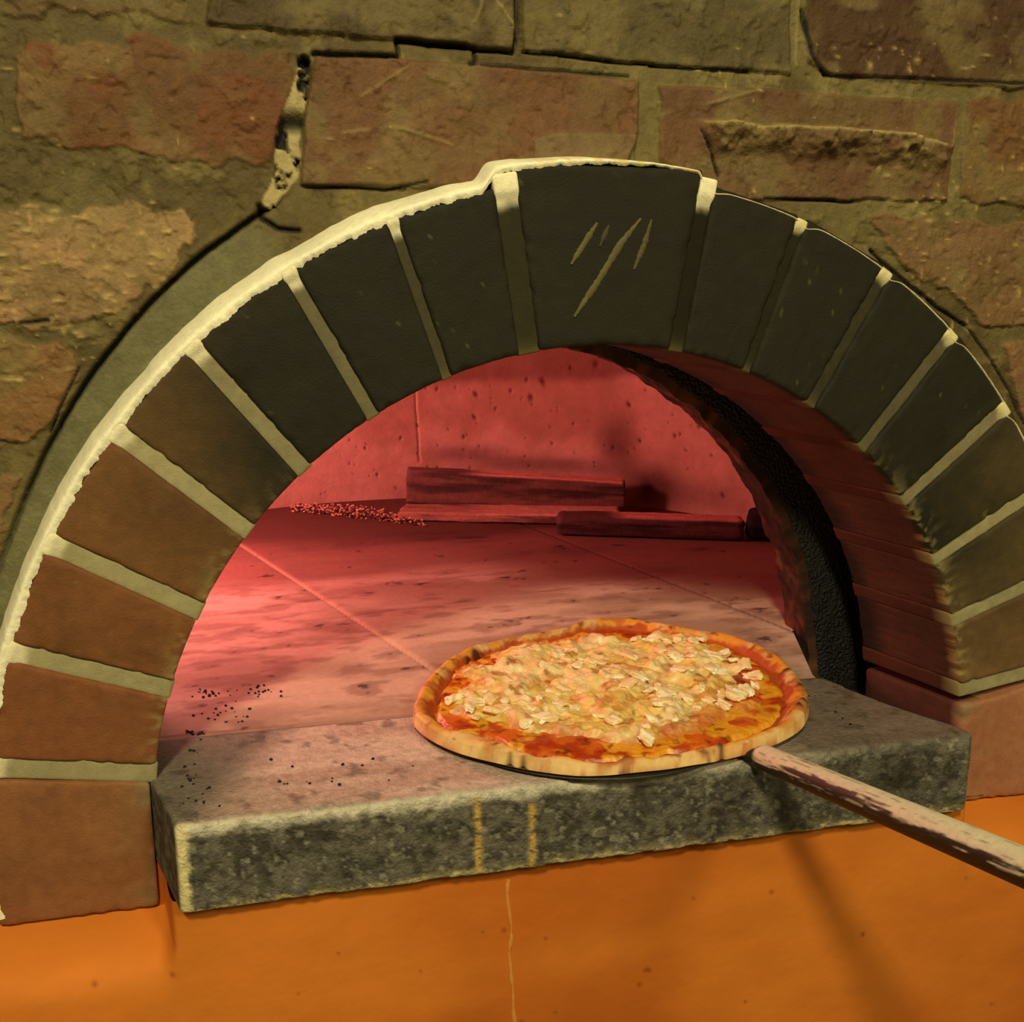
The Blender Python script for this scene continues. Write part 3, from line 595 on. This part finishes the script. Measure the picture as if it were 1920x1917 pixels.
# ------------------------------------------------------------------ peel
peel = empty('pizza_peel', 'long-handled pizza peel carrying the pizza, weathered pole pale on top', 'pizza peel', (.012, .055, ZF+.001))
def rel2(V, o): return np.asarray(V)-np.array(o.location)
def blade():
    T = np.linspace(0, 2*PI, 128, endpoint=False); V = []; 
    for r, z in ((0, 0), (.137, 0), (.139, .0012), (.137, .0024), (0, .0024)):
        for t in T: V.append((.012+r*math.cos(t), .058+r*math.sin(t), ZF+.0015+z))
    F = [[j*128+i, j*128+(i+1) % 128, (j+1)*128+(i+1) % 128, (j+1)*128+i] for j in range(4) for i in range(128)]
    mesh('blade', rel2(V, peel), F, M_DARKMETAL, None, peel)
blade()
P0 = np.array([.103, -.076, .0515]); P1 = np.array([.092, -.354, .129]); dr = (P1-P0)/np.linalg.norm(P1-P0)
def tube(path, rads, n=40):
    path = np.array(path); V = []
    for i, p in enumerate(path):
        d = path[min(i+1, len(path)-1)]-path[max(i-1, 0)]; d /= np.linalg.norm(d); a = np.cross(d, [0, 0, 1.]); a /= np.linalg.norm(a); b = np.cross(a, d)
        for k in range(n):
            t = 2*PI*k/n; V.append(p+rads[i][0]*math.cos(t)*a+rads[i][1]*math.sin(t)*b)
    m = len(path); F = [[i*n+k, i*n+(k+1) % n, (i+1)*n+(k+1) % n, (i+1)*n+k] for i in range(m-1) for k in range(n)]
    V += [path[0], path[-1]]; F += [[m*n, (k+1) % n, k] for k in range(n)]+[[m*n+1, (m-1)*n+k, (m-1)*n+(k+1) % n] for k in range(n)]
    return np.array(V), F
V, F = tube([(.088, -.030, .0487), (.094, -.052, .0492), (.099, -.066, .0505), P0-dr*.003, P0+dr*.004], [(.016, .0014), (.012, .0016), (.0085, .003), (.0078, .0065), (.0078, .0078)])
mesh('neck', rel2(V, peel), F, M_DARKMETAL, None, peel)['label'] = 'dark tapered metal neck'
ts = np.linspace(0, .95, 420); path = [P0+dr*t for t in ts]; rad = [(.0093 if t > .003 else .0084,)*2 for t in ts]
V, F = tube(path, rad, 64)
ang = np.tile(np.arange(64)/64*2*PI, len(ts)); tt = np.repeat(ts, 64)
n = fbm(tt*14, np.cos(ang)*2.4, np.sin(ang)*2.4, 5); n2 = fbm(tt*60, np.cos(ang)*9, np.sin(ang)*9, 6)
# weathered pole, pale along the top and black below
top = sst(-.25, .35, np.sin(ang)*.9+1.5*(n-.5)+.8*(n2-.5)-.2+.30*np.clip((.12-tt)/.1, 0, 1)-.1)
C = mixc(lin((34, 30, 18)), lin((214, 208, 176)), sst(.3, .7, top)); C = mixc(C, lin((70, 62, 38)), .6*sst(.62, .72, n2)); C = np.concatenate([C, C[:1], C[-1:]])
mesh('handle', rel2(V, peel), F, M_POLE, C, peel)['label'] = 'weathered round pole, pale on top and black underneath'

# ------------------------------------------------------------------ pizza
PC = np.array([.012, .056, ZF+.0045])
pizza = empty('pizza', 'round baked pizza with cheese and chicken on the peel at the oven mouth', 'pizza', tuple(PC))
OUT = [(773, 1350), (782, 1318), (800, 1285), (845, 1245), (885, 1222), (930, 1210), (985, 1198), (1050, 1187), (1110, 1170), (1145, 1166), (1200, 1170), (1290, 1187), (1380, 1200), (1430, 1222), (1470, 1246), (1500, 1282), (1517, 1330), (1505, 1358), (1460, 1385), (1390, 1408), (1300, 1425), (1200, 1438), (1080, 1446), (1030, 1440), (930, 1421), (850, 1400), (800, 1375)]
op = np.array([at(x, y, z=PC[2]+.006)[:2]-PC[:2] for x, y in OUT]); oa = np.arctan2(op[:, 1], op[:, 0]); orr = np.hypot(op[:, 0], op[:, 1])
ix = np.argsort(oa); oa, orr = oa[ix], orr[ix]
def rout(a):
    a = (a+PI) % (2*PI)-PI; return np.interp(a, np.concatenate([oa[-3:]-2*PI, oa, oa[:3]+2*PI]), np.concatenate([orr[-3:], orr, orr[:3]]))
def crust():
    NT, NR = 720, 150; T = np.linspace(0, 2*PI, NT, endpoint=False); K = np.linspace(0, 1, NR)**.85
    A, U = np.meshgrid(T, K, indexing='ij'); ca, sa = np.cos(A), np.sin(A)
    ro = sum(rout(A+d_) for d_ in (-.06, -.03, 0, .03, .06))/5
    r = U*ro; X, Y = r*ca, r*sa
    n = fbm(X*30+5, Y*30, 0, 81); n2 = fbm(X*90, Y*90, 0, 82); na = fbm(ca*2.2+4, sa*2.2, 0, 83); nb = fbm(ca*7+4, sa*7, 0, 84)
    # width of the rim, height of the puffed edge
    wr = .032+.075*na+.05*nb
    fold = np.exp(-((A-math.radians(213))/.16)**2) # dough folded inwards at the lower left
    wr = wr+.10*fold
    e = (1-U)/wr; hr = (.0045+.007*na+.006*(nb-.5))
    hump = np.where(e < 1, np.sin(PI*np.clip(.12+.88*e, 0, 1)**.75), 0)
    Z = .0042+.0016*(n-.5)+hr*np.clip(hump, 0, 1)+.0012*(n2-.5)*(e < 1.3)
    Z = np.where(U > .995, .0020, Z)
    # underside
    low = .0006+.0*U
    Zc = Z*1.5; pale = np.clip(fold+np.exp(-((A-math.radians(235))/.22)**2)+.8*np.exp(-((A-math.radians(95))/.35)**2), 0, 1)
    C = mixc(lin((222, 182, 118)), lin((200, 150, 84)), sst(.4, .65, fbm(X*60, Y*60, Zc*60, 78)))
    yel = sst(.38, .52, fbm(X*75, Y*75, Zc*75+3, 85))*sst(.0, .35, e)*(1-.75*pale); C = mixc(C, lin((218, 142, 26)), .85*yel)
    brn = sst(.52, .64, fbm(X*85, Y*85, Zc*85+9, 86)); C = mixc(C, lin((168, 88, 34)), .7*brn*(1-.5*pale))
    red = sst(.62, .85, e+.7*(fbm(X*110, Y*110, 0, 79)-.5)); C = mixc(C, lin((170, 62, 16)), red*.9)
    dk = sst(.68, .76, fbm(X*120, Y*120, Zc*120, 77)); C = mixc(C, lin((96, 44, 20)), .7*dk)
    ch = np.zeros(A.shape)
    for px, py, s in ((970, 1203, 7), (895, 1222, 9), (880, 1230, 6), (1170, 1416, 8), (1063, 1437, 6), (1140, 1175, 5), (1475, 1255, 6), (1500, 1290, 5), (1508, 1318, 6), (1498, 1330, 4), (1412, 1240, 4), (1240, 1408, 5), (955, 1415, 4), (980, 1420, 4), (1350, 1400, 4), (1090, 1190, 4), (1180, 1196, 5), (1030, 1192, 4)):
        p = at(px, py, z=PC[2]+.012)[:2]-PC[:2]; g = np.exp(-((X-p[0])**2+(Y-p[1])**2)/(s*.0006)**2); ch = np.maximum(ch, g)
    ch = np.clip(ch*1.5*(.5+n2), 0, 1); C = mixc(C, lin((58, 26, 14)), ch*.9); Z = Z+.0022*ch*(e < .9)
    V = np.stack([X, Y, Z], -1).reshape(-1, 3)
    q = gridfaces(NT, NR); wrap = [[(NT-1)*NR+j, (NT-1)*NR+j+1, j+1, j] for j in range(NR-1)]
    F = list(q[:, ::-1])+[w_[::-1] for w_ in wrap]
    # bottom disc
    nb0 = len(V); Bv = []
    ring_u = [.985, .93, 0]
    for u_, z_ in ((.992, .0010), (.97, .0002), (.02, .0002)):
        Bv.append(np.stack([u_*ro[:, 0]*np.cos(T), u_*ro[:, 0]*np.sin(T), np.full(NT, z_)], 1))
    V = np.concatenate([V]+Bv); C = np.concatenate([C.reshape(-1, 3)]+[np.tile(lin((196, 150, 90)), (NT, 1)), np.tile(lin((120, 84, 48)), (2*NT, 1))])
    for i in range(NT):
        j = (i+1) % NT; F.append([i*NR+NR-1, nb0+i, nb0+j, j*NR+NR-1]); F.append([nb0+i, nb0+NT+i, nb0+NT+j, nb0+j]); F.append([nb0+NT+i, nb0+2*NT+i, nb0+2*NT+j, nb0+NT+j])
    mesh('crust', V, F, M_DOUGH, C, pizza)
crust()
CH = [(255, 375), (300, 350), (330, 310), (380, 280), (460, 240), (560, 195), (640, 175), (780, 160), (900, 150), (1010, 145), (1100, 130), (1200, 125), (1290, 135), (1360, 165), (1460, 190), (1530, 235), (1580, 290), (1610, 350), (1600, 420), (1540, 470), (1440, 520), (1330, 560), (1200, 600), (1080, 620), (950, 615), (830, 590), (700, 570), (600, 570), (520, 550), (440, 520), (340, 500), (280, 470), (250, 430)]
cp = np.array([at(740+.427*u, 1130+.427*v, z=PC[2]+.010)[:2]-PC[:2] for u, v in CH]); chA = np.arctan2(cp[:, 1], cp[:, 0]); chR = np.hypot(cp[:, 0], cp[:, 1]); ix = np.argsort(chA); chA, chR = chA[ix], chR[ix]
def rch(a):
    a = (a+PI) % (2*PI)-PI; return np.interp(a, np.concatenate([chA[-2:]-2*PI, chA, chA[:2]+2*PI]), np.concatenate([chR[-2:], chR, chR[:2]]))
def layer(name, m, ufn, zfn, cfn, NR=120):
    NT = 640; T = np.linspace(0, 2*PI, NT, endpoint=False); A, U = np.meshgrid(T, np.linspace(0, 1, NR)**.8, indexing='ij')
    R_ = ufn(A); X, Y = U*R_*np.cos(A), U*R_*np.sin(A); Z = zfn(X, Y, U); C = cfn(X, Y, U)
    F = list(gridfaces(NT, NR)[:, ::-1])+[[j, j+1, (NT-1)*NR+j+1, (NT-1)*NR+j] for j in range(NR-1)]
    return mesh(name, np.stack([X, Y, Z], -1).reshape(-1, 3), F, m, C.reshape(-1, 3), pizza)
def sauce_c(X, Y, U):
    n = fbm(X*60, Y*60, 1, 87); n2 = fbm(X*120, Y*120, 1, 88); c = mixc(lin((168, 58, 14)), lin((204, 98, 22)), sst(.4, .6, n))
    c = mixc(c, lin((228, 164, 40)), .85*sst(.50, .60, fbm(X*60, Y*60, 7, 89))); return mixc(c, lin((96, 34, 14)), .7*sst(.66, .76, n2))
layer('tomato_sauce', M_SAUCE, lambda A: sum(rout(A+d_) for d_ in (-.06, 0, .06))/3*(.925-.06*fbm(np.cos(A)*5, np.sin(A)*5, 0, 90)-.10*np.exp(-((A-math.radians(213))/.18)**2)),
      lambda X, Y, U: .0052+.0028*fbm(X*70, Y*70, 0, 91)+.001*fbm(X*200, Y*200, 0, 92)-.004*sst(.96, 1, U), sauce_c)
def cheese_h(X, Y):
    n = fbm(X*42, Y*42, 0, 93, 3); n2 = fbm(X*110, Y*110, 0, 94, 3); return .0075+.0060*sst(.35, .7, n)+.0028*sst(.3, .75, n2)+.0008*fbm(X*300, Y*300, 0, 95, 2)
def cheese_c(X, Y, U):
    n = fbm(X*34, Y*34, 0, 96); n2 = fbm(X*90, Y*90, 0, 97); c = mixc(lin((232, 206, 142)), lin((224, 190, 104)), sst(.4, .6, n))
    c = mixc(c, lin((196, 128, 56)), .7*sst(.52, .66, fbm(X*60, Y*60, 4, 98))); c = mixc(c, lin((240, 222, 176)), .6*sst(.55, .7, n2))
    c = mixc(c, lin((150, 80, 30)), .7*sst(.66, .74, fbm(X*80, Y*80, 6, 99))); return mixc(c, lin((200, 104, 34)), .85*sst(.80, 1, U+.25*(n2-.5)))
layer('cheese', M_CHEESE, lambda A: rch(A)*(1.08+.06*np.sin(A)-.05*np.cos(A)+.16*(fbm(np.cos(A)*9, np.sin(A)*9, 0, 100)-.5)), lambda X, Y, U: cheese_h(X, Y)-.0085*sst(.78, 1, U), cheese_c, 170)
# chicken pieces, each its own torn chunk
PIECES = [(580, 430, 1.1), (652, 492, 1.3), (575, 522, 1.2), (600, 460, .7), (715, 430, 1.0), (790, 440, .9), (830, 358, 1.0), (750, 352, 1.0), (692, 372, 1.0), (805, 282, .9), (862, 272, 1.1), (665, 282, 1.1), (780, 195, 1.3), (715, 212, 1.2), (825, 232, 1.1), (905, 258, 1.0), (1040, 215, 1.1), (975, 328, 1.1), (925, 325, .9), (1020, 368, 1.4), (1080, 338, 1.2), (1112, 378, 1.0), (1150, 366, .9), (1205, 378, 1.4), (1180, 412, 1.3), (1160, 450, 1.0), (1130, 492, 1.4), (1100, 520, 1.2), (1240, 302, 1.3), (1295, 292, 1.1), (1222, 215, 1.3), (1175, 202, 1.2), (1130, 142, 1.4), (1200, 150, 1.5), (1255, 155, 1.3), (1310, 182, 1.2), (1345, 145, 1.0), (1390, 222, 1.5), (1450, 208, 1.4), (1490, 232, 1.2), (1395, 285, 1.2), (1440, 292, 1.1), (1490, 268, 1.2), (1540, 268, 1.3), (1565, 300, 1.1), (1490, 368, 1.3), (1450, 395, 1.2), (1550, 388, 1.2), (1500, 412, 1.3), (1440, 430, 1.0), (1290, 410, 1.2), (1330, 432, 1.0), (1370, 410, .9), (390, 378, 1.2), (420, 418, 1.2), (445, 462, 1.2), (372, 425, 1.1), (330, 462, 1.1), (262, 402, 1.2), (315, 400, 1.0), (560, 300, 1.1), (1250, 232, 1.1), (1585, 345, 1.0), (1060, 145, 1.0), (350, 480, .9), (480, 420, .9), (1200, 440, 1.0), (760, 250, 1.0), (1350, 360, .9), (1310, 240, 1.0), (640, 420, .8), (900, 480, .9), (960, 500, 1.0), (1100, 590, 1.0), (1230, 510, .8), (500, 340, .9)]
rs = random.Random(21); variants = []
for k in range(12):
    L = (rs.uniform(.010, .022), rs.uniform(.008, .014), rs.uniform(.005, .008)); P, F = rbox(L, (14, 10, 8), .0020)
    P = P-np.array(L)/2; n = fbm(P[:, 0]*110+k*7, P[:, 1]*110, P[:, 2]*110, 200+k, 3); n2 = fbm(P[:, 0]*260+k*7, P[:, 1]*260, P[:, 2]*260, 230+k, 2)
    P = P*(1+1.5*(n-.5)+.5*(n2-.5))[:, None]; P[:, 0] += P[:, 2]*rs.uniform(-.6, .6); P[:, 1] += 12*P[:, 0]**2*rs.uniform(-1, 1)
    c = mixc(lin((246, 234, 196)), lin((236, 208, 150)), sst(.4, .6, n)); c = mixc(c, lin((222, 150, 110)), .5*sst(.55, .7, n2)*(k % 3 == 0)); variants.append((P, F, c))
first = {}
for i, (u, v, s) in enumerate(PIECES):
    k = i % 12; p = at(740+.427*u, 1130+.427*v, z=PC[2]+.014)-PC; h = float(cheese_h(np.array([p[0]]), np.array([p[1]]))[0])
    if k not in first: o = mesh('chicken_piece', variants[k][0], variants[k][1], M_CHICK, variants[k][2], pizza); first[k] = o
    else: o = first[k].copy(); scn.collection.objects.link(o); o.parent = pizza
    o.location = (p[0], p[1], h+.0006*s); o.rotation_euler = (rs.uniform(-.35, .35), rs.uniform(-.35, .35), rs.uniform(0, 6.28)); q = .72*s*rs.uniform(.85, 1.1); o.scale = (q, q, q*.85)
